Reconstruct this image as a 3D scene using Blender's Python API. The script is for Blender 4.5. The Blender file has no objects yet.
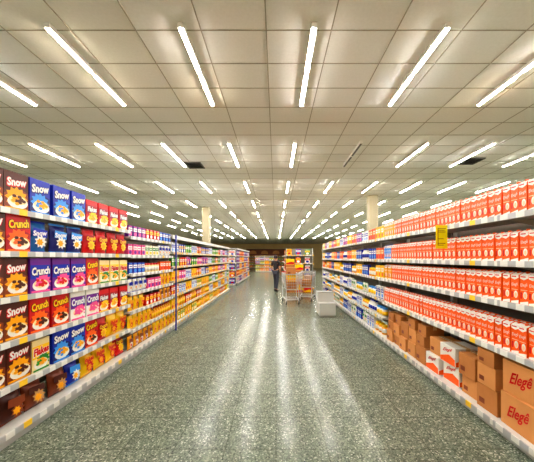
import bpy, bmesh, math, random
from mathutils import Vector, Matrix
random.seed(11)
SC = bpy.context.scene
C = SC.collection
PI = math.pi
CEIL = 3.6
EYE = 1.5
LX = -2.15      # front plane of left shelving
RX = 1.92       # front plane of right shelving

# ------------------------------------------------------------------ materials
def lin(c):
    c = c / 255.0
    return c / 12.92 if c <= 0.04045 else ((c + 0.055) / 1.055) ** 2.4
def rgb(r, g, b): return (lin(r), lin(g), lin(b), 1)
MATS = {}
def mat(name, col, rough=0.5, metal=0.0, var=0.12, scale=14, emit=0.0):
    if name in MATS: return MATS[name]
    m = bpy.data.materials.new(name); m.use_nodes = True
    nt = m.node_tree; n = nt.nodes; b = n['Principled BSDF']
    c = rgb(*col)
    tc = n.new('ShaderNodeTexCoord'); nz = n.new('ShaderNodeTexNoise'); nz.inputs['Scale'].default_value = scale
    mr = n.new('ShaderNodeMapRange'); mr.inputs['To Min'].default_value = 1 - var; mr.inputs['To Max'].default_value = 1 + var
    hs = n.new('ShaderNodeHueSaturation'); hs.inputs['Color'].default_value = c
    nt.links.new(tc.outputs['Object'], nz.inputs['Vector']); nt.links.new(nz.outputs['Fac'], mr.inputs['Value'])
    nt.links.new(mr.outputs['Result'], hs.inputs['Value']); nt.links.new(hs.outputs['Color'], b.inputs['Base Color'])
    b.inputs['Roughness'].default_value = rough; b.inputs['Metallic'].default_value = metal
    if emit:
        b.inputs['Emission Color'].default_value = c; b.inputs['Emission Strength'].default_value = emit
    MATS[name] = m
    return m
COL = dict(white=(238,236,228), cream=(246,222,160), brown=(80,30,16), chocolate=(136,60,22), blue=(14,46,176), navy=(14,26,112),
    sky=(60,150,232), teal=(8,100,170), red=(214,14,20), crimson=(170,6,30), yellow=(255,206,0), gold=(246,168,0), orange=(250,104,6),
    purple=(112,26,146), pink=(240,84,150), green=(36,140,50), lime=(150,196,24), black=(24,22,22), grey=(150,150,148), tan=(196,148,92), milk=(255,99,10), lemon=(255,236,0), peach=(255,206,160))
def pm(c): return mat('printed_' + c, COL[c], 0.38, 0, 0.10, 16)
M_STEEL = mat('white_painted_steel', (214,214,208), 0.4, 0.0, 0.03, 5)
M_BACK = mat('shelf_back_steel', (128,124,112), 0.5, 0, 0.05, 4)
M_KICK = mat('grey_kick_steel', (184,186,182), 0.4, 0, 0.05, 5)
M_CHROME = mat('chrome_wire', (196,200,202), 0.3, 0.1, 0.03, 30)
M_RUBBER = mat('dark_rubber', (34,34,36), 0.7)
M_DARK = mat('dark_metal', (98,94,84), 0.5)
M_VENT = mat('grey_vent_backing', (78,74,66), 0.7)
M_CARD = mat('corrugated_cardboard', (214,150,88), 0.8, 0, 0.10, 9)
M_CARD2 = mat('corrugated_cardboard_dark', (192,128,70), 0.8, 0, 0.10, 9)
M_TAPE = mat('packing_tape', (226,192,138), 0.3, 0, 0.05, 9)
M_SEAM = mat('flap_seam', (92,58,32), 0.9)

def rail_mat(name, c1, c2, thr):
    m = bpy.data.materials.new(name); m.use_nodes = True
    nt = m.node_tree; n = nt.nodes; L = nt.links; b = n['Principled BSDF']
    tc = n.new('ShaderNodeTexCoord'); sp = n.new('ShaderNodeSeparateXYZ'); L.new(tc.outputs['Object'], sp.inputs[0])
    mu = n.new('ShaderNodeMath'); mu.operation = 'MULTIPLY'; mu.inputs[1].default_value = 7.0; L.new(sp.outputs['X'], mu.inputs[0])
    fr = n.new('ShaderNodeMath'); fr.operation = 'FRACT'; L.new(mu.outputs[0], fr.inputs[0])
    lt = n.new('ShaderNodeMath'); lt.operation = 'LESS_THAN'; lt.inputs[1].default_value = 0.5; L.new(fr.outputs[0], lt.inputs[0])
    fl = n.new('ShaderNodeMath'); fl.operation = 'FLOOR'; L.new(mu.outputs[0], fl.inputs[0])
    wn = n.new('ShaderNodeTexWhiteNoise'); wn.noise_dimensions = '1D'; L.new(fl.outputs[0], wn.inputs['W'])
    gt = n.new('ShaderNodeMath'); gt.operation = 'GREATER_THAN'; gt.inputs[1].default_value = thr; L.new(wn.outputs['Value'], gt.inputs[0])
    mx = n.new('ShaderNodeMix'); mx.data_type = 'RGBA'; L.new(gt.outputs[0], mx.inputs[0])
    mx.inputs[6].default_value = rgb(*c1); mx.inputs[7].default_value = rgb(*c2)
    m2 = n.new('ShaderNodeMix'); m2.data_type = 'RGBA'; L.new(lt.outputs[0], m2.inputs[0])
    m2.inputs[6].default_value = rgb(182,184,184); L.new(mx.outputs[2], m2.inputs[7])
    L.new(m2.outputs[2], b.inputs['Base Color']); b.inputs['Roughness'].default_value = 0.35
    return m
M_RAIL = rail_mat('price_rail_white_tags', (230,230,224), (250,206,50), 0.85)
M_RAILY = rail_mat('price_rail_yellow_tags', (250,200,30), (226,226,220), 0.5)

def floor_mat():
    m = bpy.data.materials.new('polished_green_terrazzo'); m.use_nodes = True
    nt = m.node_tree; n = nt.nodes; L = nt.links; b = n['Principled BSDF']
    tc = n.new('ShaderNodeTexCoord')
    v = n.new('ShaderNodeTexVoronoi'); v.inputs['Scale'].default_value = 100; L.new(tc.outputs['Object'], v.inputs['Vector'])
    bw = n.new('ShaderNodeSeparateColor'); L.new(v.outputs['Color'], bw.inputs[0])
    cr = n.new('ShaderNodeValToRGB'); e = cr.color_ramp; e.interpolation = 'CONSTANT'
    e.elements[0].position = 0; e.elements[0].color = rgb(98,108,94)
    e.elements[1].position = 0.28; e.elements[1].color = rgb(120,130,114)
    for p, c in ((0.55,(142,150,132)),(0.75,(108,118,104)),(0.88,(188,192,176)),(0.95,(68,76,68))):
        q = e.elements.new(p); q.color = rgb(*c)
    L.new(bw.outputs[0], cr.inputs[0])
    nz = n.new('ShaderNodeTexNoise'); nz.inputs['Scale'].default_value = 7; nz.inputs['Detail'].default_value = 8; nz.inputs['Roughness'].default_value = .75; L.new(tc.outputs['Object'], nz.inputs['Vector'])
    mr = n.new('ShaderNodeMapRange'); mr.inputs['From Min'].default_value = .3; mr.inputs['From Max'].default_value = .7; mr.inputs['To Min'].default_value = 0.78; mr.inputs['To Max'].default_value = 1.18; L.new(nz.outputs['Fac'], mr.inputs['Value'])
    hs = n.new('ShaderNodeHueSaturation'); L.new(cr.outputs[0], hs.inputs['Color']); L.new(mr.outputs[0], hs.inputs['Value'])
    br = n.new('ShaderNodeTexBrick'); br.offset = 0; br.inputs['Scale'].default_value = 1.0
    br.inputs['Brick Width'].default_value = 0.4; br.inputs['Row Height'].default_value = 0.4; br.inputs['Mortar Size'].default_value = 0.004
    br.inputs['Color1'].default_value = (1,1,1,1); br.inputs['Color2'].default_value = (0.86,0.88,0.86,1); br.inputs['Mortar'].default_value = (0.5,0.52,0.47,1)
    L.new(tc.outputs['Object'], br.inputs['Vector'])
    mx = n.new('ShaderNodeMix'); mx.data_type = 'RGBA'; mx.blend_type = 'MULTIPLY'; mx.inputs[0].default_value = 1
    L.new(hs.outputs[0], mx.inputs[6]); L.new(br.outputs[0], mx.inputs[7]); L.new(mx.outputs[2], b.inputs['Base Color'])
    n2 = n.new('ShaderNodeTexNoise'); n2.inputs['Scale'].default_value = 20; n2.inputs['Detail'].default_value = 7; n2.inputs['Roughness'].default_value = .75; L.new(tc.outputs['Object'], n2.inputs['Vector'])
    r2 = n.new('ShaderNodeMapRange'); r2.inputs['From Min'].default_value = .3; r2.inputs['From Max'].default_value = .7; r2.inputs['To Min'].default_value = 0.10; r2.inputs['To Max'].default_value = 0.33; L.new(n2.outputs['Fac'], r2.inputs['Value'])
    L.new(r2.outputs[0], b.inputs['Roughness']); b.inputs['IOR'].default_value = 1.43
    bp = n.new('ShaderNodeBump'); bp.inputs['Strength'].default_value = .06; bp.inputs['Distance'].default_value = .004; L.new(nz.outputs['Fac'], bp.inputs['Height']); L.new(bp.outputs[0], b.inputs['Normal'])
    return m
def tile_mat():
    m = bpy.data.materials.new('mineral_ceiling_tile'); m.use_nodes = True
    nt = m.node_tree; n = nt.nodes; L = nt.links; b = n['Principled BSDF']
    tc = n.new('ShaderNodeTexCoord'); nz = n.new('ShaderNodeTexNoise'); nz.inputs['Scale'].default_value = 40; nz.inputs['Detail'].default_value = 4
    L.new(tc.outputs['Object'], nz.inputs['Vector'])
    cr = n.new('ShaderNodeValToRGB'); cr.color_ramp.elements[0].color = rgb(236,234,222); cr.color_ramp.elements[1].color = rgb(248,246,236)
    L.new(nz.outputs['Fac'], cr.inputs[0]); L.new(cr.outputs[0], b.inputs['Base Color']); b.inputs['Roughness'].default_value = 1.0
    b.inputs['Specular IOR Level'].default_value = 0.0
    return m

# ------------------------------------------------------------------ mesh builder
class MB:
    def __init__(s): s.v = []; s.f = []; s.m = []; s.sm = []
    def add(s, vs, fs, mi=0, smooth=False):
        o = len(s.v); s.v += [tuple(p) for p in vs]
        for i, f in enumerate(fs):
            s.f.append([o + k for k in f]); s.m.append(mi[i] if isinstance(mi, (list, tuple)) else mi); s.sm.append(smooth)
        return s
    def box(s, x0, x1, y0, y1, z0, z1, mi=0):
        vs = [(x0,y0,z0),(x1,y0,z0),(x1,y1,z0),(x0,y1,z0),(x0,y0,z1),(x1,y0,z1),(x1,y1,z1),(x0,y1,z1)]
        return s.add(vs, [(0,3,2,1),(4,5,6,7),(0,1,5,4),(1,2,6,5),(2,3,7,6),(3,0,4,7)], mi)
    def quad(s, x0, x1, z0, z1, y, mi=0):
        return s.add([(x0,y,z0),(x1,y,z0),(x1,y,z1),(x0,y,z1)], [(0,1,2,3)], mi)
    def oval(s, cx, cz, rx, rz, y, mi=0, n=16):
        return s.add([(cx+rx*math.cos(2*PI*i/n), y, cz+rz*math.sin(2*PI*i/n)) for i in range(n)], [list(range(n))], mi)
    def star(s, cx, cz, r0, r1, y, mi=0, n=10):
        return s.add([(cx+(r1 if i%2 else r0)*math.cos(PI*i/n), y, cz+(r1 if i%2 else r0)*math.sin(PI*i/n)) for i in range(2*n)], [list(range(2*n))], mi)
    def poly(s, pts, y, mi=0): return s.add([(p[0], y, p[1]) for p in pts], [list(range(len(pts)))], mi)
    def tube(s, p0, p1, r, n=6, mi=0, r1=None):
        p0 = Vector(p0); p1 = Vector(p1); d = (p1-p0).normalized()
        a = Vector((0,0,1)) if abs(d.z) < 0.9 else Vector((1,0,0))
        u = d.cross(a).normalized(); w = d.cross(u); r1 = r if r1 is None else r1
        vs = [p0+(u*math.cos(2*PI*i/n)+w*math.sin(2*PI*i/n))*r for i in range(n)] + [p1+(u*math.cos(2*PI*i/n)+w*math.sin(2*PI*i/n))*r1 for i in range(n)]
        s.add(vs, [(i,(i+1)%n,n+(i+1)%n,n+i) for i in range(n)], mi, True)
        return s.add(vs, [list(range(n))[::-1], list(range(n,2*n))], mi)
    def path(s, pts, r, n=6, mi=0):
        for a, b in zip(pts, pts[1:]): s.tube(a, b, r, n, mi)
        return s
    def loft(s, rings, mis, cap=True, smooth=True, capm=0):
        n = len(rings[0]); vs = [p for r in rings for p in r]; fs = []; ms = []
        for k in range(len(rings)-1):
            for i in range(n):
                fs.append((k*n+i, k*n+(i+1)%n, (k+1)*n+(i+1)%n, (k+1)*n+i)); ms.append(mis[k] if isinstance(mis,(list,tuple)) else mis)
        s.add(vs, fs, ms, smooth)
        if cap: s.add(vs, [list(range(n))[::-1], list(range((len(rings)-1)*n, len(rings)*n))], capm)
        return s
    def lathe(s, prof, mis=0, n=12, cx=0, cy=0):
        return s.loft([[(cx+r*math.cos(2*PI*i/n), cy+r*math.sin(2*PI*i/n), z) for i in range(n)] for r, z in prof], mis, True, True, mis[-1] if isinstance(mis,(list,tuple)) else mis)
    def ellipsoid(s, c, r, mi=0, n=10, k=7):
        rings = []
        for j in range(1, k):
            t = PI*j/k
            rings.append([(c[0]+r[0]*math.sin(t)*math.cos(2*PI*i/n), c[1]+r[1]*math.sin(t)*math.sin(2*PI*i/n), c[2]-r[2]*math.cos(t)) for i in range(n)])
        return s.loft(rings, mi, True, True, mi)
    def mesh(s, name, mats, bevel=0):
        me = bpy.data.meshes.new(name); me.from_pydata(s.v, [], s.f)
        for i, p in enumerate(me.polygons): p.material_index = s.m[i]; p.use_smooth = s.sm[i]
        for m in (mats if isinstance(mats, (list, tuple)) else [mats]): me.materials.append(m)
        if bevel:
            bm = bmesh.new(); bm.from_mesh(me)
            es = [e for e in bm.edges if len(e.link_faces) == 2 and e.calc_face_angle(0) > 0.6]
            bmesh.ops.bevel(bm, geom=es, offset=bevel, segments=2, affect='EDGES', profile=0.6)
            bm.to_mesh(me); bm.free()
        me.update(); return me
def ob(name, me, parent=None, loc=(0,0,0), rz=0):
    o = bpy.data.objects.new(name, me); C.objects.link(o); o.location = loc; o.rotation_euler = (0,0,rz)
    if parent: o.parent = parent
    return o
def tag(o, label, cat, group=None):
    o['label'] = label; o['category'] = cat
    if group: o['group'] = group
    return o
def struct(o): o['kind'] = 'structure'; return o
def text_mesh(txt, w, h, m, shear=0.0, rot=0.0, cx=0, cz=0, y=0, bold=0.012):
    cu = bpy.data.curves.new('lettering', 'FONT'); cu.body = txt; cu.align_x = 'CENTER'; cu.align_y = 'CENTER'; cu.resolution_u = 2; cu.shear = shear; cu.offset = bold
    t = bpy.data.objects.new('lettering_source', cu); C.objects.link(t); bpy.context.view_layer.update()
    me = bpy.data.meshes.new_from_object(t.evaluated_get(bpy.context.evaluated_depsgraph_get()))
    bpy.data.objects.remove(t); bpy.data.curves.remove(cu)
    xs = [v.co.x for v in me.vertices]; ys = [v.co.y for v in me.vertices]
    sx = w/(max(xs)-min(xs)); sy = h/(max(ys)-min(ys)); mx = (max(xs)+min(xs))/2; my = (max(ys)+min(ys))/2
    for v in me.vertices:
        x = (v.co.x-mx)*sx; z = (v.co.y-my)*sy
        v.co = (cx + x*math.cos(rot)-z*math.sin(rot), y, cz + x*math.sin(rot)+z*math.cos(rot))
    me.materials.clear(); me.materials.append(m); me.update(); return me

# ------------------------------------------------------------------ product kinds
class Kind:
    def __init__(s, name, cat, desc, size, parts): s.name=name; s.cat=cat; s.desc=desc; s.w,s.d,s.h=size; s.parts=parts
def place(k, loc, rz, label, group=None, lean=0.0):
    if len(k.parts) == 1:
        r = ob(k.name, k.parts[0][1], None, loc, rz)
    else:
        r = ob(k.name, None, None, loc, rz); r.empty_display_size = 0.05
        for p in k.parts: ob(p[0], p[1], r)
    if lean: r.rotation_euler = (-lean, 0, rz)
    return tag(r, label, k.cat, group)
def cereal(desc, main, second, txt, tcol, cereal_col, w=0.205, h=0.318, d=0.065, style=0, burst='yellow', ts=1.0, line='navy', sub=None):
    y = -d/2
    me0 = MB().box(-w/2, w/2, y, d/2, 0, h, 0).mesh('cereal_carton', [pm(main)], 0.002)
    f = MB(); Y = y-0.0006
    if style == 0:
        f.poly([(-w/2+.002,.002),(w/2-.002,.002),(w/2-.002,h*.50),(w*.2,h*.58),(-w*.2,h*.54),(-w/2+.002,h*.40)], Y, 0)
        f.star(0.0, h*.33, w*.47, w*.36, Y-.0004, 4, 12)
        f.oval(0.01, h*.22, w*.42, h*.17, Y-.0008, 1); f.oval(0.01, h*.28, w*.37, h*.12, Y-.0012, 2)
        for i in range(16):
            a = i*2.4; f.oval(0.01+w*.019*i*math.cos(a), h*.29+h*.0075*i*math.sin(a), .019, .014, Y-.0016-.00004*i, 3 if i % 3 else 4, 8)
    else:
        f.quad(-w/2+.002, w/2-.002, h*.40, h*.80, Y, 0)
        f.star(w*.12, h*.30, w*.42, w*.30, Y-.0004, 4, 12)
        f.oval(0, h*.21, w*.40, h*.17, Y-.0008, 1); f.oval(0, h*.26, w*.34, h*.12, Y-.0012, 2)
        for i in range(15):
            a = i*2.4; f.oval(w*.019*i*math.cos(a), h*.27+h*.0075*i*math.sin(a), .018, .013, Y-.0016-.00004*i, 3 if i % 3 else 4, 8)
    f.quad(-w/2+.01, w/2-.01, h*.015, h*.07, Y-.0024, 4)
    me1 = f.mesh('front_picture', [pm(second), pm('white'), pm('cream'), pm(cereal_col), pm(burst)])
    parts = [('carton', me0), ('front_picture', me1)]
    if txt:
        cz = h*(.75 if style == 0 else .63); rot = 0.14 if style == 0 else 0.06
        parts.append(('lettering_outline', text_mesh(txt, w*.95*ts, h*.28*ts, pm(line), 0.15, rot, 0, cz-.003, Y-.0028, .09)))
        parts.append(('lettering', text_mesh(txt, w*.88*ts, h*.235*ts, pm(tcol), 0.15, rot, 0, cz, Y-.0036, .045)))
    return Kind('cereal_box', 'cereal box', desc, (w,d,h), parts)
def pouch(desc, main, second, w=0.16, h=0.23, d=0.05, name='snack_pouch', cat='bag', txt=None, tcol='white', crumple=0.003):
    b = MB(); rings = []; n = 10; rr = random.Random(desc)
    lv = [(0,.003,1),(.05,.010,1),(.12,d*.65,.96),(.20,d*.9,.95),(.32,d,.93),(.44,d*.97,.94),(.56,d*.97,.93),(.68,d*.88,.93),(.80,d*.62,.95),(.88,d*.3,.96),(.93,.010,1),(1,.003,1)]
    for j, (t, th, ws) in enumerate(lv):
        xs = [-1+2*i/n for i in range(n+1)]
        prof = lambda x: max(.06, (1-abs(x)**2.2))*th/2
        k = crumple if 1 < j < 10 else 0
        q = lambda: rr.uniform(-k, k)
        wj = w/2*ws*(1+rr.uniform(-1,1)*(k*4 if k else .01))
        rings.append([(wj*x, min(-.001, -prof(x)+q()), t*h) for x in xs] + [(wj*x, max(.001, prof(x)+q()), t*h) for x in xs[::-1]])
    b.loft(rings, [1]+[0]*9+[1])
    f = [('pouch', b.mesh('pouch', [pm(main), pm(second)]))]
    Y = -d/2-.0012-crumple
    g = MB().poly([(-w*.40,h*.52),(w*.38,h*.47),(w*.40,h*.72),(-w*.36,h*.77)], Y+.0004, 0).star(w*.03, h*.35, w*.34, w*.22, Y, 1, 9).star(-w*.02, h*.33, w*.2, w*.13, Y-.0006, 2, 7)
    f.append(('front_picture', g.mesh('front_picture', [pm(second), pm(tcol), pm('gold' if main != 'gold' and tcol != 'gold' else 'red')])))
    if txt: f.append(('lettering', text_mesh(txt, w*.74, h*.17, pm(tcol), .1, .08, 0, h*.62, Y-.001, .04)))
    return Kind(name, cat, desc, (w,d+.004,h), f)
def pack(desc, main, second, third, w=0.105, h=0.17, d=0.06, name='food_packet', cat='packet'):
    y = -d/2; b = MB().box(-w/2, w/2, y, d/2, 0, h, 0)
    b.quad(-w/2+.001, w/2-.001, h*.5, h*.8, y-.0006, 1).oval(0, h*.27, w*.33, h*.17, y-.0006, 2).quad(-w*.36, w*.36, h*.61, h*.69, y-.0012, 0).quad(-w*.3, w*.3, h*.88, h*.93, y-.0006, 2)
    b.quad(-w/2+.001, w/2-.001, h*.0, h*.06, y-.0006, 1)
    return Kind(name, cat, desc, (w,d,h), [('packet', b.mesh('packet', [pm(main), pm(second), pm(third)]))])
def jar(desc, lid, body, label, r=0.045, h=0.15, name='jar', cat='jar'):
    b = MB().lathe([(r*.9,0),(r,.008),(r,h*.2),(r*1.004,h*.2),(r*1.004,h*.62),(r,h*.62),(r,h*.72),(r*.78,h*.82)], [0,0,0,1,1,0,0], 14)
    c = MB().lathe([(r*.82,h*.80),(r*.85,h*.81),(r*.85,h*.985),(r*.8,h)], 0, 14)
    return Kind(name, cat, desc, (2*r+.004,2*r,h), [('jar_body', b.mesh('jar_body', [pm(body), pm(label)])), ('lid', c.mesh('lid', [pm(lid)]))])
def bottle(desc, body, label, cap, r=0.04, h=0.24):
    b = MB().lathe([(r*.85,0),(r,.01),(r,h*.2),(r*1.004,h*.2),(r*1.004,h*.5),(r,h*.5),(r,h*.62),(r*.4,h*.82),(r*.36,h*.92)], [0,0,0,1,1,0,0,0], 12)
    c = MB().lathe([(r*.42,h*.9),(r*.42,h*.99),(r*.36,h)], 0, 10)
    return Kind('bottle', 'bottle', desc, (2*r+.004,2*r,h), [('bottle_body', b.mesh('bottle_body', [pm(body), pm(label)])), ('cap', c.mesh('cap', [pm(cap)]))])
def milk(desc, main, second, w=0.067, d=0.066, h=0.25, cap='orange'):
    y = -d/2; b = MB().box(-w/2, w/2, y, d/2, 0, h*.93, 0)
    b.add([(-w/2,y,h*.93),(w/2,y,h*.93),(w/2,d/2,h*.93),(-w/2,d/2,h*.93),(-w/2,y+.034,h),(w/2,y+.034,h),(w/2,d/2,h),(-w/2,d/2,h)], [(0,1,5,4),(4,5,6,7),(1,2,6,5),(2,3,7,6),(3,0,4,7)], [1,0,0,0,0])
    Y = y-.0006
    b.poly([(-w/2+.0005,h*.82),(0,h*.77),(w/2-.0005,h*.84),(w/2-.0005,h*.928),(-w/2+.0005,h*.928)], Y, 1)
    b.poly([(-w/2+.0005,.001),(w/2-.0005,.001),(w/2-.0005,h*.12),(-w/2+.0005,h*.06)], Y, 1)
    b.oval(w*.14, h*.30, w*.25, h*.12, Y, 1, 12); b.oval(w*.14, h*.28, w*.17, h*.08, Y-.0004, 2, 10)
    b.quad(-w*.44, -w*.22, h*.18, h*.38, Y, 3); b.quad(-w*.42, w*.2, h*.86, h*.895, Y-.0005, 3); b.quad(-w*.4, w*.4, h*.445, h*.465, Y, 2)
    cp = MB().lathe([(.013,h*.965),(.013,h*1.03),(.011,h*1.035)], 0, 10, 0, .002)
    return Kind('milk_carton', 'milk carton', desc, (w,d,h*1.035), [('carton', b.mesh('carton', [pm(main), pm(second), pm('peach'), pm('red')])), ('cap', cp.mesh('cap', [pm(cap)])),
        ('lettering', text_mesh('Elegê', w*.82, h*.13, pm('white'), .2, .15, 0, h*.61, Y-.001, .0))])

BROWN = cereal('brown chocolate cereal box with white lettering', 'brown', 'chocolate', 'Snow', 'white', 'brown', burst='gold', ts=.92, line='red')
BLUE = cereal('blue cereal box with white lettering', 'blue', 'navy', 'Snow', 'white', 'gold', burst='sky', line='navy')
PURPLE = cereal('purple cereal box with white lettering', 'purple', 'blue', 'Crunch', 'white', 'red', style=1, burst='pink', line='navy')
RED = cereal('red cereal box with yellow lettering', 'red', 'crimson', 'Crunch', 'yellow', 'brown', burst='orange', ts=.95, line='brown')
REDS = cereal('small red cereal box with white lettering', 'red', 'crimson', 'Flakes', 'white', 'gold', 0.185, 0.28, 0.06, style=1, burst='yellow', ts=.9, line='navy')
CORN = cereal('white and yellow flakes box with red lettering', 'cream', 'yellow', 'Flakes', 'red', 'gold', 0.18, 0.29, 0.06, style=1, burst='green', line='white')
LILAC = cereal('white and purple cereal box with white lettering', 'white', 'purple', 'Crunch', 'white', 'pink', style=1, burst='pink', line='blue')
P_TEAL = pouch('teal cereal pouch with white lettering', 'teal', 'blue', .19, .29, .08, 'cereal_pouch', 'bag', 'Snow')
P_NAVY = pouch('navy cereal pouch with white lettering', 'navy', 'sky', .19, .29, .08, 'cereal_pouch', 'bag', 'Snow')
P_RED = pouch('red cereal pouch with yellow lettering', 'red', 'crimson', .19, .29, .08, 'cereal_pouch', 'bag', 'Crunch', 'yellow')
P_BROWN = pouch('crumpled dark brown chocolate cereal pouch', 'brown', 'chocolate', .19, .26, .10, 'cereal_pouch', 'bag', None, 'chocolate', .008)
P_CARA = pouch('crumpled tan and brown cereal pouch', 'chocolate', 'brown', .19, .25, .10, 'cereal_pouch', 'bag', None, 'tan', .008)
P_BLUE = pouch('crumpled blue cereal pouch with white picture', 'blue', 'sky', .18, .26, .09, 'cereal_pouch', 'bag', None, 'white', .007)
P_YEL = pouch('yellow cereal pouch with red lettering', 'yellow', 'gold', .20, .29, .09, 'cereal_pouch', 'bag', 'Flakes', 'red', .004)

SHELFW = ['top shelf', 'second shelf down', 'third shelf down', 'fourth shelf down', 'fifth shelf down', 'sixth shelf down', 'bottom shelf']
def shelf_word(i, n): return 'bottom shelf' if i == n-1 else SHELFW[i]
def plural(d):
    return d.replace('pouch ', 'pouches ', 1) if 'pouch ' in d else (d+'es' if d.endswith('pouch') else d+'s')
# items along one shelf of a run parallel to the aisle
def stock(side, fx, z0, z1, lvl, blocks, where, ranks=1, inset=0.025, fit=True, jit=0.004, wob=0.03, lean=0):
    rz = PI/2 if side == 'L' else -PI/2
    sgn = -1 if side == 'L' else 1
    total = sum(k.w*n for k, n in blocks); cnt = sum(n for k, n in blocks)
    gap = max(0.003, ((z1-z0)-total)/max(1, cnt)) if fit else 0.006
    z = z0 + gap/2
    for k, n in blocks:
        for i in range(n):
            if z + k.w > z1 + 0.01: return
            for r in range(ranks):
                x = fx + sgn*(inset + k.d/2 + r*(k.d+.012) + random.uniform(0, jit*2))
                place(k, (x, z+k.w/2, lvl+.001+(.006 if lean else 0)), rz + (random.uniform(-wob, wob) if gap > .004 else 0), k.desc + ' on ' + where, plural(k.desc) + ' on ' + where, random.uniform(.2,1)*lean)
            z += k.w + gap
def fill_blocks(kinds, length):
    out = []; L = length/len(kinds)
    for k in kinds: out.append((k, max(1, int(L/(k.w+.005)))))
    return out

# ------------------------------------------------------------------ shelving bay
BAYC = {}
def bay(w, levels, top, depth, loc, rz, label, rail=M_RAIL, canopy=False, base_out=0.04, end=None):
    key = (round(w,3), tuple(levels), top, depth, rail.name, canopy, base_out)
    if key not in BAYC:
        d = {}
        h = w/2-.001
        d['back'] = MB().box(-h, h, depth-.02, depth, .1, top).mesh('back_panel', M_BACK)
        m = MB().box(-.0, .028, depth-.075, depth-.022, 0, top+.02)
        for i in range(int(top/.1)): m.box(.009, .019, depth-.0765, depth-.075, .1+i*.1, .14+i*.1, 1)
        d['up'] = m.mesh('upright', [M_STEEL, M_DARK])
        d['deck'] = MB().box(-h, h, -base_out, depth-.08, levels[0]-.028, levels[0]).mesh('base_deck', M_STEEL, .003)
        d['kick'] = MB().box(-h, h, .0-base_out+.03, .012-base_out+.03, 0, levels[0]-.029).mesh('kick_plate', M_KICK)
        d['railb'] = MB().box(-h, h, -base_out-.012, -base_out-.0005, levels[0]-.045, levels[0]+.004).mesh('price_rail', rail, .002)
        s = MB().box(-h, h, 0, depth-.08, -.026, 0)
        for e in (-1, 1): s.add([(e*(h-.004),.06,-.026),(e*(h-.004),depth-.08,-.026),(e*(h-.004),depth-.08,-.11),(e*(h-.007),.06,-.026),(e*(h-.007),depth-.08,-.026),(e*(h-.007),depth-.08,-.11)], [(0,1,2),(5,4,3),(0,2,5,3)])
        d['shelf'] = s.mesh('shelf', M_STEEL)
        d['rail'] = MB().box(-h, h, -.013, -.0005, -.042, .006).mesh('price_rail', rail, .002)
        if canopy: d['can'] = MB().box(-h, h, 0, depth, top+.021, top+.05).box(-h, h, -.01, .012, top-.03, top+.05).mesh('canopy', M_STEEL)
        BAYC[key] = d
    d = BAYC[key]
    r = ob('shelving_bay', None, None, loc, rz); tag(r, label, 'shelving', 'shelving bays')
    ob('back_panel', d['back'], r)
    ob('upright', d['up'], r, (-w/2+.002,0,0)); ob('upright', d['up'], r, (w/2-.030,0,0))
    q = ob('base_deck', d['deck'], r); ob('kick_plate', d['kick'], q); ob('price_rail', d['railb'], q)
    for l in levels[1:]:
        q = ob('shelf', d['shelf'], r, (0,0,l)); ob('price_rail', d['rail'], q)
    if canopy: ob('canopy', d['can'], r)
    if end is not None:
        x0 = end*w/2
        ob('end_panel', MB().box(min(x0, x0+end*.02), max(x0, x0+end*.02), 0, depth, 0, top+.03).mesh('end_panel', M_STEEL, .003), r)
    return r
ORD = ['first','second','third','fourth','fifth','sixth','seventh','eighth','ninth']

# ------------------------------------------------------------------ room
X0, X1, Y0, Y1 = -13.0, 13.0, -3.5, 38.0
struct(ob('floor', MB().box(X0, X1, Y0, Y1, -.1, 0).mesh('floor', floor_mat())))
ceil = struct(ob('ceiling', MB().box(X0, X1, Y0, Y1, CEIL, CEIL+.1).mesh('ceiling', tile_mat())))
M_WALL = mat('cream_wall_paint', (226,200,144), 0.8, 0, .04, 2)
for nm, a in (('wall_left', (X0-.1, X0, Y0, Y1)), ('wall_right', (X1, X1+.1, Y0, Y1)), ('wall_back', (X0, X1, Y1, Y1+.1)), ('wall_front', (X0, X1, Y0-.1, Y0))):
    struct(ob(nm, MB().box(*a, 0, CEIL).mesh(nm, M_WALL)))
g = MB()
x = -0.09 - 0.6*21
while x < X1: g.box(x-.005, x+.005, Y0, Y1, CEIL-.005, CEIL-.0005); x += .6
y = Y0 + .25
while y < Y1: g.box(X0, X1, y-.005, y+.005, CEIL-.004, CEIL-.0005); y += .4
struct(ob('ceiling_grid', g.mesh('ceiling_grid', mat('ceiling_grid_bar', (178,170,148), .8, 0, .03)), ceil))

# ------------------------------------------------------------------ ceiling lights
def emis(name, col, s):
    m = bpy.data.materials.new(name); m.use_nodes = True; nt = m.node_tree; n = nt.nodes
    b = n['Principled BSDF']; b.inputs['Base Color'].default_value = (.8,.8,.8,1)
    b.inputs['Emission Color'].default_value = col; b.inputs['Emission Strength'].default_value = s
    return m
E_W = [emis('tube_glow_neutral', (1,.95,.91,1), 112), emis('tube_glow_warm', (1,.85,.66,1), 108), emis('tube_glow_cool', (.96,.95,1,1), 112)]
M_OFF = mat('unlit_tube', (90,86,78), .4)
M_HOUSE = mat('light_housing', (226,222,212), .5, 0, .02)
LH = .585
hm = MB().box(-.025, .025, -LH, LH, -.030, 0)
for s in (-1, 1): hm.box(min(s*.025,s*.0210), max(s*.025,s*.0210), -LH, LH, -.0445, -.030)
hm.box(-.0210,.0210,-LH,-LH+.008,-.0445,-.030).box(-.0210,.0210,LH-.008,LH,-.0445,-.030)
hous = hm.mesh('housing', M_HOUSE)
def tubeme(m, nm):
    n = 8; prof = [(.0198*math.cos(PI+PI*i/n), -.042+.0145*math.sin(PI+PI*i/n)) for i in range(n+1)]
    b = MB().loft([[(p[0], yy, p[1]) for p in prof] for yy in (-.262, .262)], 0)
    return b.mesh(nm, m)
tubes = [tubeme(m, 'light_tube') for m in E_W]; tube_off = tubeme(M_OFF, 'light_tube')
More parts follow.
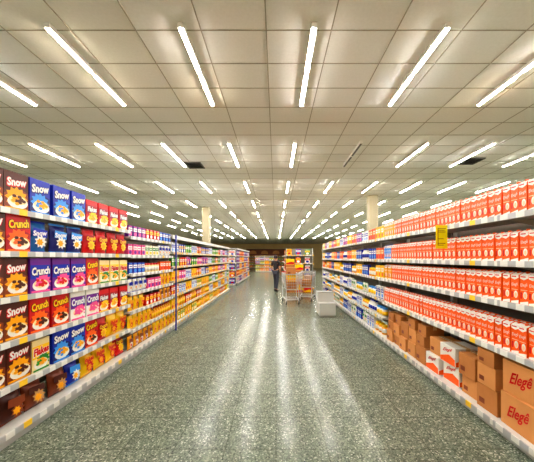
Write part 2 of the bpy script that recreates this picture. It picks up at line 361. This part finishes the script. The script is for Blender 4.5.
for band in range(-1, 11):
    yc = 2.85 + band*2.3
    if band < 0: yc = 0.4
    for k in range(-6, 8):
        xc = 0.34 + 1.19*k
        off = (band == 1 and k == 1)
        r = ob('ceiling_light', None, None, (xc, yc, CEIL-.0055))
        if off: tag(r, 'dark unlit strip light on the ceiling among lit ones', 'ceiling light')
        else: tag(r, 'glowing twin tube strip light on the tiled ceiling', 'ceiling light', 'lit strip lights on the ceiling')
        ob('housing', hous, r)
        for s in (-1, 1): ob('light_tube', tube_off if off else tubes[random.choice((0,0,1,2))], r, (0, s*.31, 0))

vf = MB().box(-.18,.18,-.18,-.155,-.02,0).box(-.18,.18,.155,.18,-.02,0).box(-.18,-.155,-.155,.155,-.02,0).box(.155,.18,-.155,.155,-.02,0).mesh('frame', M_DARK)
vb = MB().box(-.155,.155,-.155,.155,-.004,0).mesh('backing', M_VENT)
vs = MB()
for i in range(7): vs.add([(-.155,-.15+i*.043,-.018),(.155,-.15+i*.043,-.018),(.155,-.118+i*.043,-.005),(-.155,-.118+i*.043,-.005)], [(0,1,2,3)])
vs = vs.mesh('louvre', M_DARK)
for x, y, l in ((-1.83, 5.75, 'dark square air vent on left part of the ceiling'), (4.2, 5.5, 'dark square air vent on right part of the ceiling')):
    r = ob('air_vent', None, None, (x, y, CEIL-.0055)); tag(r, l, 'air vent')
    ob('frame', vf, r); ob('backing', vb, r); ob('louvre', vs, r)

# ------------------------------------------------------------------ pillars
def pillar(x, y, label):
    r = ob('pillar', None, None, (x, y, 0)); tag(r, label, 'pillar')
    m = mat('cream_pillar_paint', (182,172,144), .7, 0, .04, 3)
    ob('shaft', MB().box(-.14,.14,-.14,.14,.12,CEIL-.008).mesh('shaft', m, .01), r)
    ob('plinth', MB().box(-.17,.17,-.17,.17,0,.119).mesh('plinth', m, .006), r)
pillar(-2.9, 10.6, 'square cream pillar rising behind the left shelving')
pillar(3.25, 8.6, 'square cream pillar rising behind the right shelving')

# ------------------------------------------------------------------ left run
LA = [.12, .46, .82, 1.18, 1.55, 1.90]
LB = [.12, .42, .70, .98, 1.26, 1.54, 1.82]
LC = [.12, .42, .72, 1.02, 1.32, 1.62]
lz = [(1.2,2.475),(2.475,3.75),(3.75,5.3)] + [(5.3+1.28*i, 5.3+1.28*(i+1)) for i in range(5)]
cer = {
 0: [[(BROWN,5),(BLUE,1)], [(BLUE,2),(REDS,4)]],
 1: [[(BROWN,4),(RED,1),(P_TEAL,1)], [(P_NAVY,2),(P_RED,4)]],
 2: [[(BROWN,5),(PURPLE,1)], [(PURPLE,2),(RED,1),(CORN,3)]],
 3: [[(BROWN,5),(RED,1)], [(RED,1),(LILAC,2),(REDS,3)]],
 4: [[(BROWN,5),(CORN,1)], [(BLUE,2),(RED,1),(P_RED,1),(P_YEL,2)]],
 5: [[(P_BROWN,5),(P_CARA,1)], [(P_CARA,1),(P_BLUE,1),(P_YEL,3),(P_RED,1)]]}
for i in (0, 1):
    a, b = lz[i]
    bay(b-a, LA, 2.12, .5, (LX, (a+b)/2, 0), PI/2, 'white shelving bay of cereal boxes, %s on the left' % ORD[i])
    for row in range(6):
        lo = row == 5
        stock('L', LX, a+.01, b-.01, LA[5-row], cer[row][i], '%s, %s left bay' % (shelf_word(row, 6), ORD[i]), 1, jit=.008, wob=.08 if lo else .03, lean=.25 if lo else 0)
# third bay
K3 = [pack('pink and white packet','pink','white','purple'), pack('purple and white packet','purple','white','pink'), pack('blue and white packet','blue','white','sky'),
      jar('red lidded jar of cream','red','cream','white'), jar('blue lidded chocolate jar','blue','chocolate','yellow'), pack('white and green packet','white','green','yellow'),
      pouch('yellow pouch with red picture','yellow','gold',.13,.22,.05,tcol='red'), pouch('gold pouch with brown band','gold','chocolate',.13,.22,.05), pack('red and yellow packet','red','yellow','white'),
      pouch('white pouch with blue band','white','blue',.12,.21,.05), pack('orange and white packet','orange','white','red'), bottle('amber bottle with yellow label','gold','yellow','red',.035,.19)]
a, b = lz[2]
bay(b-a, LB, 2.0, .5, (LX, (a+b)/2, 0), PI/2, 'white shelving bay of pink, blue and yellow packets, third on the left')
rows3 = [[1,8,2],[0,5,9],[2,3,10],[9,0,6],[6,8,7],[6,11],[7,6]]
for row in range(7):
    stock('L', LX, a+.01, b-.01, LB[6-row], fill_blocks([K3[j] for j in rows3[row]], b-a-.03), '%s, third left bay' % shelf_word(row, 7), 1)
KC = [pack('orange and yellow packet','orange','yellow','white',.12,.20), pouch('yellow pouch','yellow','gold',.14,.22,tcol='red'), pouch('purple pouch with white picture','purple','pink',.14,.21), pack('red and white packet','red','white','yellow',.12,.19),
      pack('white and blue packet','white','blue','sky',.12,.20), jar('gold lidded amber jar','gold','orange','cream',.05,.17), pack('yellow and green packet','yellow','green','white',.12,.20), bottle('golden oil bottle','gold','yellow','yellow',.042,.23),
      pack('yellow and red packet','yellow','gold','red',.12,.2), pouch('cream pouch with red band','cream','red',.14,.21), pack('green and white packet','green','white','lime',.12,.19), pack('blue and yellow packet','blue','yellow','white',.12,.19),
      pack('pink and cream packet','pink','white','purple',.12,.19)]
rowsC = [[4,12,3,11,10],[2,3,12,4,10],[3,4,8,11,12],[6,10,3,4,8],[1,7,3,4,8],[7,1,8,3,6]]
for i in range(3, 8):
    a, b = lz[i]
    bay(b-a, LC, 1.93, .5, (LX, (a+b)/2, 0), PI/2, 'white shelving bay with canopy and yellow tags, %s on the left' % ORD[i], M_RAILY, True, end=1 if i == 7 else None)
    for row in range(6):
        p = random.sample(rowsC[row], 3)
        stock('L', LX, a+.01, b-.01, LC[5-row], fill_blocks([KC[j] for j in p], b-a-.03), '%s, %s left bay' % (shelf_word(row, 6), ORD[i]), 1)
# slim blue divider between third and fourth bay
r = ob('divider_sign', None, None, (LX+.058, 5.3, 0)); tag(r, 'tall narrow blue divider fin between left shelving bays', 'sign')
ob('panel', MB().box(.0, .03, -.005, .005, .0, 1.98).mesh('panel', pm('blue'), .002), r)
ob('edge_strip', MB().box(.031, .036, -.006, .006, .0, 1.98).mesh('edge_strip', M_STEEL), r)

# ------------------------------------------------------------------ right run
RA = [.10, .72, 1.13, 1.47, 1.86]
RB = [.10, .42, .75, 1.13, 1.47, 1.86]
MILK = milk('orange and white milk carton', 'milk', 'white', cap='milk')
MILKY = milk('yellow and white milk carton', 'gold', 'white')
MILKB = milk('blue and white milk carton', 'sky', 'white', cap='blue')
rz_ = [(1.0+1.2*i, 2.2+1.2*i) for i in range(8)]
DC = 'drink_carton'
KR = [pack('white and blue carton','white','blue','sky',.1,.22,.07,DC,'carton'), pack('blue and white carton','blue','white','sky',.1,.22,.07,DC,'carton'), pack('yellow and white carton','yellow','white','orange',.1,.23,.07,DC,'carton'), pack('purple and white carton','purple','white','pink',.1,.22,.07,DC,'carton'),
      bottle('white bottle with blue label','white','blue','blue',.042,.23), jar('blue tin of milk powder','sky','white','yellow',.055,.17,'milk_tin','tin'), jar('yellow tin of milk powder','yellow','gold','white',.055,.17,'milk_tin','tin'), pack('green and white carton','green','white','lime',.1,.22,.07,DC,'carton'), pouch('white pouch with green band','white','green',.14,.22), pack('orange and cream carton','orange','cream','red',.1,.22,.07,DC,'carton')]
rowsR = [[2,9,0,3],[9,1,2,4],[2,6,1,9],[5,0,4,8,6],[0,4,5,6],[1,8,0,6]]
for i in range(8):
    a, b = rz_[i]
    milkbay = i < 3
    lv = RA if milkbay else RB
    bay(b-a, lv, 2.0, .5, (RX, (a+b)/2, 0), -PI/2, ('white shelving bay of orange milk cartons, %s on the right' if milkbay else 'white shelving bay of mixed cartons, %s on the right') % ORD[i], M_RAIL, False, end=-1 if i == 7 else None)
    for row in range(len(lv)):
        lvl = lv[len(lv)-1-row]; w = '%s, %s right bay' % (shelf_word(row, len(lv)), ORD[i])
        if milkbay:
            if row == len(lv)-1: continue
            bl = [(MILK, 17)]
            if i == 2 and row == 0: bl = [(MILK, 11), (MILKY, 6)]
            if i == 2 and row == 1: bl = [(MILK, 13), (MILKB, 4)]
            if i == 2 and row == 2: bl = [(MILK, 13), (MILKY, 4)]
            a2 = 1.6 if i == 0 else a
            if i == 0: bl = [(MILK, 8)]
            stock('R', RX, a2+.005, b-.005, lvl, bl, w, 2 if row > 1 else 1, jit=.006)
        else:
            p = random.sample(rowsR[row], 3)
            stock('R', RX, a+.01, b-.01, lvl, fill_blocks([KR[j] for j in p], b-a-.03), w, 1)

# ------------------------------------------------------------------ cardboard cases on the bottom right deck
def case(name, w, d, h, m, band, txt, tcol, seamside=True):
    b = MB().box(-w/2, w/2, -d/2, d/2, 0, h, 0).mesh('case', [m], .004)
    tp = MB().box(-w/2-.0008, w/2+.0008, -.025, .025, h-.05, h+.0008, 0).mesh('tape', M_TAPE)
    s = MB().box(-w/2+.004, w/2-.004, -.002, .002, h, h+.0016).mesh('flap_seam', M_SEAM)
    parts = [('case', b), ('tape', tp), ('flap_seam', s)]
    if band:
        g = MB(); pts = [(-.5,.06),(.5,.06),(.5,.40),(.1,.54),(-.5,.28)]
        g.poly([(p[0]*(w-.008), p[1]*h) for p in pts], -d/2-.0008, 0)
        parts.append(('printed_band', g.mesh('printed_band', pm(band))))
        for s_ in (-1, 1):
            g = MB(); q = [(s_*(w/2+.0008), p[0]*(d-.008)*s_, p[1]*h) for p in pts]; g.add(q, [list(range(5))], 0)
            parts.append(('printed_band', g.mesh('printed_band', pm(band))))
    if txt:
        hh = .22 if band else .44; cz = .74 if band else .5
        parts.append(('lettering', text_mesh(txt, w*.66, h*hh, pm(tcol), .7, .2, 0, h*cz, -d/2-.0016, .02)))
        me = text_mesh(txt, d*.56, h*hh*.9, pm(tcol), .7, .16, 0, h*cz, 0, .02)
        me.transform(Matrix.Rotation(-PI/2, 4, 'Z')); me.transform(Matrix.Translation((-w/2-.0016, 0, 0)))
        me2 = text_mesh(txt, d*.56, h*hh*.9, pm(tcol), .7, .16, 0, h*cz, 0, .02)
        me2.transform(Matrix.Rotation(PI/2, 4, 'Z')); me2.transform(Matrix.Translation((w/2+.0016, 0, 0)))
        parts.append(('lettering', me)); parts.append(('lettering', me2))
    elif not band:   # small printed handling mark on plain cases
        g = MB().quad(-w*.38, -w*.1, h*.2, h*.42, -d/2-.0008)
        parts.append(('printed_mark', g.mesh('printed_mark', pm('chocolate'))))
    return Kind(name, 'cardboard box', '', (w,d,h), parts)
C1 = case('cardboard_case', .32, .30, .27, M_CARD, None, 'Elegê', 'red')
C2 = case('cardboard_case', .22, .28, .22, M_CARD2, None, None, 'red')
C3 = case('printed_case', .25, .28, .21, pm('white'), 'milk', 'Elegê', 'red')
C4 = case('cardboard_case', .20, .26, .19, M_CARD, None, None, 'red')
C5 = case('cardboard_case', .18, .24, .14, M_CARD2, None, None, 'red')
d0 = RA[0]
colpos = [
 (1.68, (C1,), 'red script case at the very near end of the bottom shelf'),
 (2.03, (C1,C1), 'column at the bottom right corner'),
 (2.345, (C2,C4,C5), 'first column beside the red script cases'),
 (2.59, (C4,C2), 'second column beside the red script cases'),
 (2.86, (C3,C3), 'near white and orange column'),
 (3.15, (C3,C4), 'far white and orange column'),
 (3.415, (C2,C5,C5), 'first column past white cases'),
 (3.65, (C4,C4,C5), 'second column past white cases'),
 (3.885, (C4,C2), 'third column past white cases'),
 (4.11, (C5,C4,C5), 'fourth column past white cases'),
 (4.33, (C4,C5,C5), 'last column past white cases')]
for (zc, ks, ph) in colpos:
    z_ = d0+.001
    for j, k in enumerate(ks):
        nm = {id(C1):'brown case with red script', id(C2):'dark brown case', id(C3):'white and orange case', id(C4):'light brown box', id(C5):'small flat brown box'}[id(k)]
        pos = 'bottom of ' if j == 0 else ('top of ' if j == len(ks)-1 else 'middle of ')
        lab = ph if len(ks) == 1 else '%s, %s%s' % (nm, pos, ph)
        off = random.uniform(.0, .045)
        place(k, (RX+off+k.d/2, zc, z_), -PI/2+random.uniform(-.03,.03), lab); z_ += k.h+.0025

# yellow price sign on the right
r = ob('price_sign', None, None, (RX-.082, 2.83, 0)); tag(r, 'yellow price sign sticking out below the top right shelf', 'sign')
ob('panel', MB().box(-.065, .063, -.003, .003, 1.605, 1.865).mesh('panel', pm('lemon'), .001), r)
pr = MB()
for zz, x1 in ((1.825,.045),(1.805,.03),(1.785,.04),(1.71,.02),(1.66,.04),(1.64,.02)): pr.quad(-.045,x1,zz,zz+.006,-.0036)
pr.quad(-.045,-.038,1.64,1.831,-.0036)
ob('printing', pr.mesh('printing', pm('chocolate')), r)
ob('bracket', MB().box(.03,.046,.004,.012,1.84,1.858).mesh('bracket', M_STEEL), r)

# ------------------------------------------------------------------ far shelving
GB = 'grocery_box'
FK = [pack('blue and white box','blue','white','red',.22,.28,.12,GB,'box'), pack('white and red box','white','red','blue',.22,.27,.12,GB,'box'), pack('red and yellow box','red','yellow','white',.22,.28,.12,GB,'box'), pack('yellow and orange box','yellow','orange','red',.22,.28,.12,GB,'box'), pack('orange and cream box','orange','cream','brown',.22,.26,.12,GB,'box'), pack('brown and gold box','brown','gold','cream',.22,.25,.12,GB,'box'), pack('green and yellow box','green','yellow','white',.22,.25,.12,GB,'box')]
FW = [pack(k.desc.replace(' box', ' wall box'), *cc, .34, .26, .14, 'wall_goods_box', 'box') for k, cc in zip(FK, [('blue','white','red'),('white','red','blue'),('red','yellow','white'),('yellow','orange','red'),('orange','cream','brown'),('brown','gold','cream'),('green','yellow','white')])]
FL = [.12, .5, .88, 1.26, 1.64]
for i in range(3):
    a = 14.1+2.2*i; b = a+2.2
    bay(b-a, FL, 2.0, .5, (LX, (a+b)/2, 0), PI/2, 'white shelving bay in the far left run, %s from near end' % ORD[i], M_RAIL, True)
    for row in range(5):
        p = random.sample([0,1,2,3,4], 2)
        if row < 3 and 0 not in p: p[0] = 0
        stock('L', LX, a+.02, b-.02, FL[4-row], fill_blocks([FK[j] for j in p], b-a-.05), '%s, far left bay %s' % (shelf_word(row, 5), ORD[i]))
    a = 12.3+2.2*i; b = a+2.2
    bay(b-a, FL, 1.9, .5, (.45, (a+b)/2, 0), -PI/2, 'white shelving bay in the far middle run, %s from near end' % ORD[i], M_RAILY)
    if i == 0:
        for row in range(5):
            p = random.sample([2,3,4,5], 2)
            stock('R', .45, a+.02, b-.02, FL[4-row], fill_blocks([FK[j] for j in p], b-a-.05), '%s, far middle bay' % shelf_word(row, 5))
def stock_x(x0, x1, fy, lvl, blocks, where):
    x = x0+.01; total = sum(k.w*n for k, n in blocks); cnt = sum(n for _, n in blocks); gap = max(.005, (x1-x0-total)/cnt)
    for k, n in blocks:
        for i in range(n):
            if x+k.w > x1+.01: return
            place(k, (x+k.w/2, fy+.025+k.d/2, lvl+.001), 0, k.desc+' on '+where, k.desc+'es on '+where); x += k.w+gap
# end cap of the middle run, facing the camera
bay(1.3, FL, 1.95, .5, (1.12, 11.75, 0), 0, 'end shelving of yellow and orange boxes facing the aisle', M_RAILY)
for row in range(5):
    stock_x(.49, 1.75, 11.75, FL[4-row], fill_blocks([FK[j] for j in ([3,0,6],[5,2,1],[3,5,1],[2,3,0],[5,4,2])[row]], 1.2), '%s, middle end shelving' % shelf_word(row, 5))
bay(1.0, FL, 2.0, .5, (-2.68, 13.5, 0), 0, 'end shelving of blue and white boxes beyond left run')
for row in range(5):
    stock_x(-3.16, -2.2, 13.5, FL[4-row], fill_blocks([FK[j] for j in ([0,1],[0,1],[1,0],[0,2],[1,0])[row]], .92), '%s, left end shelving' % shelf_word(row, 5))
# cross shelving deep in the aisle, left of the person
for i, xc in enumerate((-1.75, -.75)):
    bay(1.0, FL, 1.75, .5, (xc, 27.5, 0), 0, 'shelving of mixed boxes across the far aisle end, %s' % ('left one', 'right one')[i], M_RAILY)
    for row in range(1, 5):
        stock_x(xc-.48, xc+.48, 27.5, FL[4-row], fill_blocks([FK[j] for j in random.sample([2,3,6,1,0,5], 2)], .92), '%s, far cross shelving %s' % (shelf_word(row, 5), ('left', 'right')[i]))
# back wall shelving
for i in range(3):
    xc = -3.3+2.2*i
    bay(2.2, FL, 1.9, .5, (xc, Y1-.52, 0), 0, 'shelving bay against the far wall, %s from left' % ORD[i], M_RAILY)
    for row in range(5):
        stock_x(xc-1.08, xc+1.08, Y1-.52, FL[4-row], fill_blocks([FW[j] for j in random.sample([2,3,4,5,6], 2)], 2.1), '%s, far wall bay %s' % (shelf_word(row, 5), ORD[i]))
M_FASC = mat('brown_fascia_board', (150,84,44), .5, 0, .15, 3)
r = ob('fascia_board', None, None, (0, Y1-.06, 0)); tag(r, 'long brown fascia board above the far wall shelving', 'fascia')
ob('board', MB().box(-4.4, 4.4, -.05, .05, 1.925, 2.8).mesh('board', M_FASC, .01), r)
ob('moulding', MB().box(-4.45, 4.45, -.09, -.051, 2.7, 2.82).mesh('moulding', mat('dark_wood_trim', (110,62,32), .5), .005), r)
for i in range(5):
    xa = -3.4+1.7*i
    pts = [(xa-.5, 2.1), (xa+.5, 2.1)] + [(xa+.5*math.cos(t*PI/10), 2.3+.3*math.sin(t*PI/10)) for t in range(11)]
    ob('arch_panel', MB().poly(pts, -.0515).mesh('arch_panel', mat('amber_panel', (220,150,76), .5, 0, .1, 2)), r)

# floor stack of boxes beside the carts
S1 = case('printed_case', .36, .3, .24, pm('yellow'), 'red', None, 'red'); S2 = case('printed_case', .36, .3, .24, pm('red'), 'yellow', None, 'red'); S3 = case('cardboard_case', .36, .3, .24, M_CARD2, None, None, 'red')
WORDH = ['bottom','second','third','fourth','top']
for ci, (xx, kinds) in enumerate(((.62, (S3,S3,S1,S1,S3,S1)), (1.01, (S1,S2,S1,S3,S1)), (1.40, (S2,S1,S3)))):
    nm = ('left', 'middle', 'right')[ci]
    for j, k in enumerate(kinds):
        cc = {id(S1):'yellow', id(S2):'red', id(S3):'brown'}[id(k)]
        place(k, (xx, 11.2, .001+.2425*j), random.uniform(-.03,.03), '%s box %s in the %s column of the floor stack behind the carts' % (cc, 'topmost' if j == len(kinds)-1 else WORDH[j], nm), 'floor stack of boxes')

# ------------------------------------------------------------------ white stepped plinth
r = ob('display_plinth', None, None, (1.32, 6.75, 0)); tag(r, 'low white stepped display plinth in front of right shelving', 'plinth')
ob('lower_step', MB().box(-.21,.21,-.24,.0,.03,.34).mesh('lower_step', M_STEEL, .008), r)
ob('upper_step', MB().box(-.21,.21,.002,.28,.03,.58).mesh('upper_step', M_STEEL, .008), r)
ob('kick_plate', MB().box(-.19,.19,-.22,.26,0,.029).mesh('kick_plate', M_KICK), r)
ob('top_lip', MB().box(-.22,.22,-.008,.29,.581,.60).mesh('top_lip', M_KICK, .003), r)

# ------------------------------------------------------------------ shopping carts
def cart(x, y, rz, label, hcol):
    r = ob('shopping_cart', None, None, (x, y, 0), rz); tag(r, label, 'shopping cart')
    def crn(t, z): return (.19+.06*t, -.36-.08*t, .34+.06*t, z)
    zb, zt = .48, .98
    W = MB(); rw = .005
    N = 6
    for k in range(N):
        t = k/(N-1); hw, ya, yb, z = crn(t, zb+(zt-zb)*t)
        rr = .012 if k in (0, N-1) else rw
        W.path([(-hw,ya,z),(hw,ya,z),(hw,yb,z),(-hw,yb,z),(-hw,ya,z)], rr, 5)
    b = crn(0, zb); t_ = crn(1, zt)
    for i in range(8):
        s = -1+2*i/7
        W.tube((s*b[0],b[1],zb),(s*t_[0],t_[1],zt),rw,5); W.tube((s*b[0],b[2],zb),(s*t_[0],t_[2],zt),rw,5); W.tube((s*b[0],b[1],zb),(s*b[0],b[2],zb),rw,5)
    for i in range(11):
        f = i/10
        for s in (-1, 1): W.tube((s*b[0],b[1]+(b[2]-b[1])*f,zb),(s*t_[0],t_[1]+(t_[2]-t_[1])*f,zt),rw,5)
    ob('basket', W.mesh('basket', M_CHROME), r)
    F = MB()
    for s in (-1, 1):
        F.path([(s*.2,-.38,.16),(s*.24,.36,.16),(s*.24,.30,zb-.012)], .014, 8); F.path([(s*.24,.36,.16),(s*.255,.46,1.0)], .014, 8)
        F.tube((s*.2,-.38,.16),(s*.2,-.3,zb-.012),.014,8)
    F.tube((-.2,-.38,.16),(.2,-.38,.16),.014,8); F.tube((-.24,.3,zb-.014),(.24,.3,zb-.014),.01,8)
    for k in range(4): F.tube((-.21-.005*k,-.2+.16*k,.16),(.21+.005*k,-.2+.16*k,.16),.006,6)
    ob('frame', F.mesh('frame', M_CHROME), r)
    ob('handle', MB().tube((-.27,.465,1.01),(.27,.465,1.01),.018,10).mesh('handle', pm(hcol)), r)
    for sx, sy in ((-.2,-.38),(.2,-.38),(-.24,.36),(.24,.36)):
        w = ob('wheel', MB().tube((sx-.014,sy+.02,.06),(sx+.014,sy+.02,.06),.06,14).mesh('wheel', M_RUBBER), r)
        ob('caster_fork', MB().box(sx-.022,sx-.017,sy-.01,sy+.03,.05,.15).box(sx+.017,sx+.022,sy-.01,sy+.03,.05,.15).box(sx-.022,sx+.022,sy-.012,sy+.032,.125,.15).mesh('caster_fork', M_CHROME), w)
    return r
cart(.50, 8.55, .08, 'wire shopping cart loaded high with brown and yellow boxes near centre', 'red')
cart(1.12, 9.2, -.25, 'wire shopping cart with one low box, beside the loaded cart', 'grey')
G1 = case('cardboard_case', .30, .34, .24, M_CARD2, None, None, 'red'); G2 = case('printed_case', .28, .3, .2, pm('yellow'), 'gold', None, 'red')
place(G1, (.50, 8.42, .494), .08, 'brown cardboard box in the loaded shopping cart, at the bottom')
place(G2, (.50, 8.43, .738), .12, 'yellow box with gold band in the loaded cart, in the middle')
place(G1, (.49, 8.43, .942), .02, 'brown cardboard box on top of the loaded shopping cart')
place(G1, (1.10, 9.14, .494), -.25, 'brown cardboard box lying alone in the right shopping cart')

# ------------------------------------------------------------------ person
def skin(name, verts, edges, rad, m, sub=2, root=0):
    me = bpy.data.meshes.new(name); me.from_pydata(verts, edges, [])
    o = bpy.data.objects.new(name, me); C.objects.link(o)
    s = o.modifiers.new('skin', 'SKIN'); s.use_smooth_shade = True
    for i, r in enumerate(rad):
        me.skin_vertices[0].data[i].radius = r if isinstance(r, tuple) else (r, r); me.skin_vertices[0].data[i].use_root = (i == root)
    b = o.modifiers.new('sub', 'SUBSURF'); b.levels = sub; b.render_levels = sub
    bpy.context.view_layer.update()
    out = bpy.data.meshes.new_from_object(o.evaluated_get(bpy.context.evaluated_depsgraph_get()))
    bpy.data.objects.remove(o); out.materials.clear(); out.materials.append(m); out.name = name
    for p in out.polygons: p.use_smooth = True; p.material_index = 0
    return out
def person(x, y, rz, label, shirt, trouser, hair, sc=1.0):
    r = ob('person', None, None, (x, y, 0), rz); tag(r, label, 'person'); r.scale = (sc, sc, sc)
    sk = mat('skin_tone', (196,140,108), .5, 0, .05, 8)
    J = {}; V = []; E = []; R = []
    def v(n, p, rad, par=None):
        J[n] = len(V); V.append(p); R.append(rad)
        if par: E.append((J[par], J[n]))
    v('pelvis',(0,0,.93),.12); v('waist',(0,0,1.08),.105,'pelvis'); v('chest',(0,.005,1.24),.125,'waist'); v('neckbase',(0,.01,1.39),.07,'chest')
    v('neck',(0,0,1.455),.048,'neckbase'); v('jaw',(0,-.012,1.515),.066,'neck'); v('skull',(0,-.005,1.585),.082,'jaw'); v('crown',(0,0,1.645),.058,'skull')
    for s, n in ((-1,'a'),(1,'b')):
        sw = .12*s
        v('sho'+n,(s*.165,.01,1.355),.052,'neckbase'); v('elb'+n,(s*.225,.03,1.10),.038,'sho'+n); v('wri'+n,(s*.215,-.07-sw*.3,.90),.027,'elb'+n); v('pal'+n,(s*.205,-.105-sw*.3,.84),.03,'wri'+n)
        for k in range(4):
            bx = s*.205+(k-1.5)*.008; by = -.12-sw*.3+(k-1.5)*.014; L = (.055,.066,.062,.048)[k]
            v('fa%d'%k+n,(bx,by,.81),.0095,'pal'+n); v('fb%d'%k+n,(bx,by+.004,.81-L*.55),.009,'fa%d'%k+n); v('fc%d'%k+n,(bx-s*.008,by+.014,.81-L),.008,'fb%d'%k+n)
        v('ta'+n,(s*.18,-.13-sw*.3,.845),.011,'pal'+n); v('tb'+n,(s*.175,-.145-sw*.3,.81),.009,'ta'+n)
        st = .11*s
        v('hip'+n,(s*.088,0,.88),.088,'pelvis'); v('kne'+n,(s*.095,-.03-st*.6,.50),.056,'hip'+n); v('ank'+n,(s*.095,.03-st,.10),.038,'kne'+n); v('toe'+n,(s*.11,-.10-st,.035),.03,'ank'+n)
    ob('body', skin('body', V, E, R, sk), r)
    def sub(names, add, nm, m, extra=None):
        idx = {n: i for i, n in enumerate(names)}; vv = [list(V[J[n]]) for n in names]; rr = [R[J[n]]+add for n in names]
        if extra:
            for n, p in extra.items():
                vv[idx[n]] = list(p)
        inv = {J[n]: idx[n] for n in names}
        ee = [(inv[a], inv[b]) for a, b in E if a in inv and b in inv]
        return ob(nm, skin(nm, vv, ee, rr, m), r)
    def half(a, b, t=.6): return [V[J[a]][i]*(1-t)+V[J[b]][i]*t for i in range(3)]
    sub(['pelvis','waist','chest','neckbase','shoa','elba','shob','elbb'], .016, 'shirt', shirt, {'elba': half('shoa','elba',.8), 'elbb': half('shob','elbb',.8)})
    sub(['pelvis','hipa','knea','anka','hipb','kneb','ankb'], .013, 'trousers', trouser, {'pelvis': (0,0,.91)})
    for n, s in (('a',-1),('b',1)):
        ax, ay, _ = V[J['ank'+n]]
        ob('shoe', MB().loft([[(ax+sx*.045*w_, ay+yy, z) for sx, z in ((-1,.0),(1,.0),(1,zt*.6),(.5,zt),(-.5,zt),(-1,zt*.6))] for yy, w_, zt in ((.065,.6,.08),(.03,.9,.11),(-.03,.95,.10),(-.10,1.05,.065),(-.16,.9,.05),(-.19,.45,.035))], 0).mesh('shoe', M_RUBBER), r)
    h = MB()
    rings = []
    for j in range(7):
        t = j/6; z = 1.53+.165*t; q = max(.12, math.sqrt(max(0, 1-((t-.35)/.68)**2)))
        rings.append([(.094*q*math.cos(2*PI*i/14), .02*(1-t)+.012+.094*q*math.sin(2*PI*i/14)*(1.0 if math.sin(2*PI*i/14) > 0 else .25+.75*t), z) for i in range(14)])
    ob('hair', h.loft(rings, 0).mesh('hair', hair), r)
    wm = mat('eye_white', (235,232,226), .3); 
    for s in (-1, 1):
        e = ob('eye', MB().ellipsoid((s*.03,-.077,1.575),(.012,.008,.008)).mesh('eye', wm), r); ob('iris', MB().ellipsoid((s*.03,-.083,1.575),(.006,.004,.006)).mesh('iris', M_RUBBER), e)
        ob('ear', MB().ellipsoid((s*.083,.0,1.56),(.012,.02,.03)).mesh('ear', sk), r)
    ob('nose', MB().ellipsoid((0,-.09,1.55),(.012,.018,.022)).mesh('nose', sk), r)
    ob('mouth', MB().ellipsoid((0,-.077,1.515),(.022,.008,.007)).mesh('mouth', mat('lip_tone', (160,80,70), .5)), r)
person(.0, 11.6, PI-.5, 'person in dark clothes standing in the aisle near the carts', mat('dark_shirt_cloth', (52,48,52), .9), mat('slate_trouser_cloth', (70,72,84), .9), mat('dark_hair', (36,26,20), .6), .97)

# ------------------------------------------------------------------ camera / view
cam = bpy.data.cameras.new('camera'); co = bpy.data.objects.new('camera', cam); C.objects.link(co)
co.location = (0, 0, EYE); co.rotation_euler = (PI/2, 0, 0)
cam.sensor_width = 36; cam.lens = 255/534*36; cam.shift_x = -9/534; cam.shift_y = 27/534; cam.clip_end = 100
SC.camera = co
w = bpy.data.worlds.new('world'); SC.world = w; w.use_nodes = True
w.node_tree.nodes['Background'].inputs[0].default_value = (1,.95,.85,1); w.node_tree.nodes['Background'].inputs[1].default_value = .2
SC.view_settings.view_transform = 'Standard'
SC.view_settings.exposure = 0.0
try: SC.view_settings.look = 'Medium High Contrast'
except Exception as e: print('look', e)
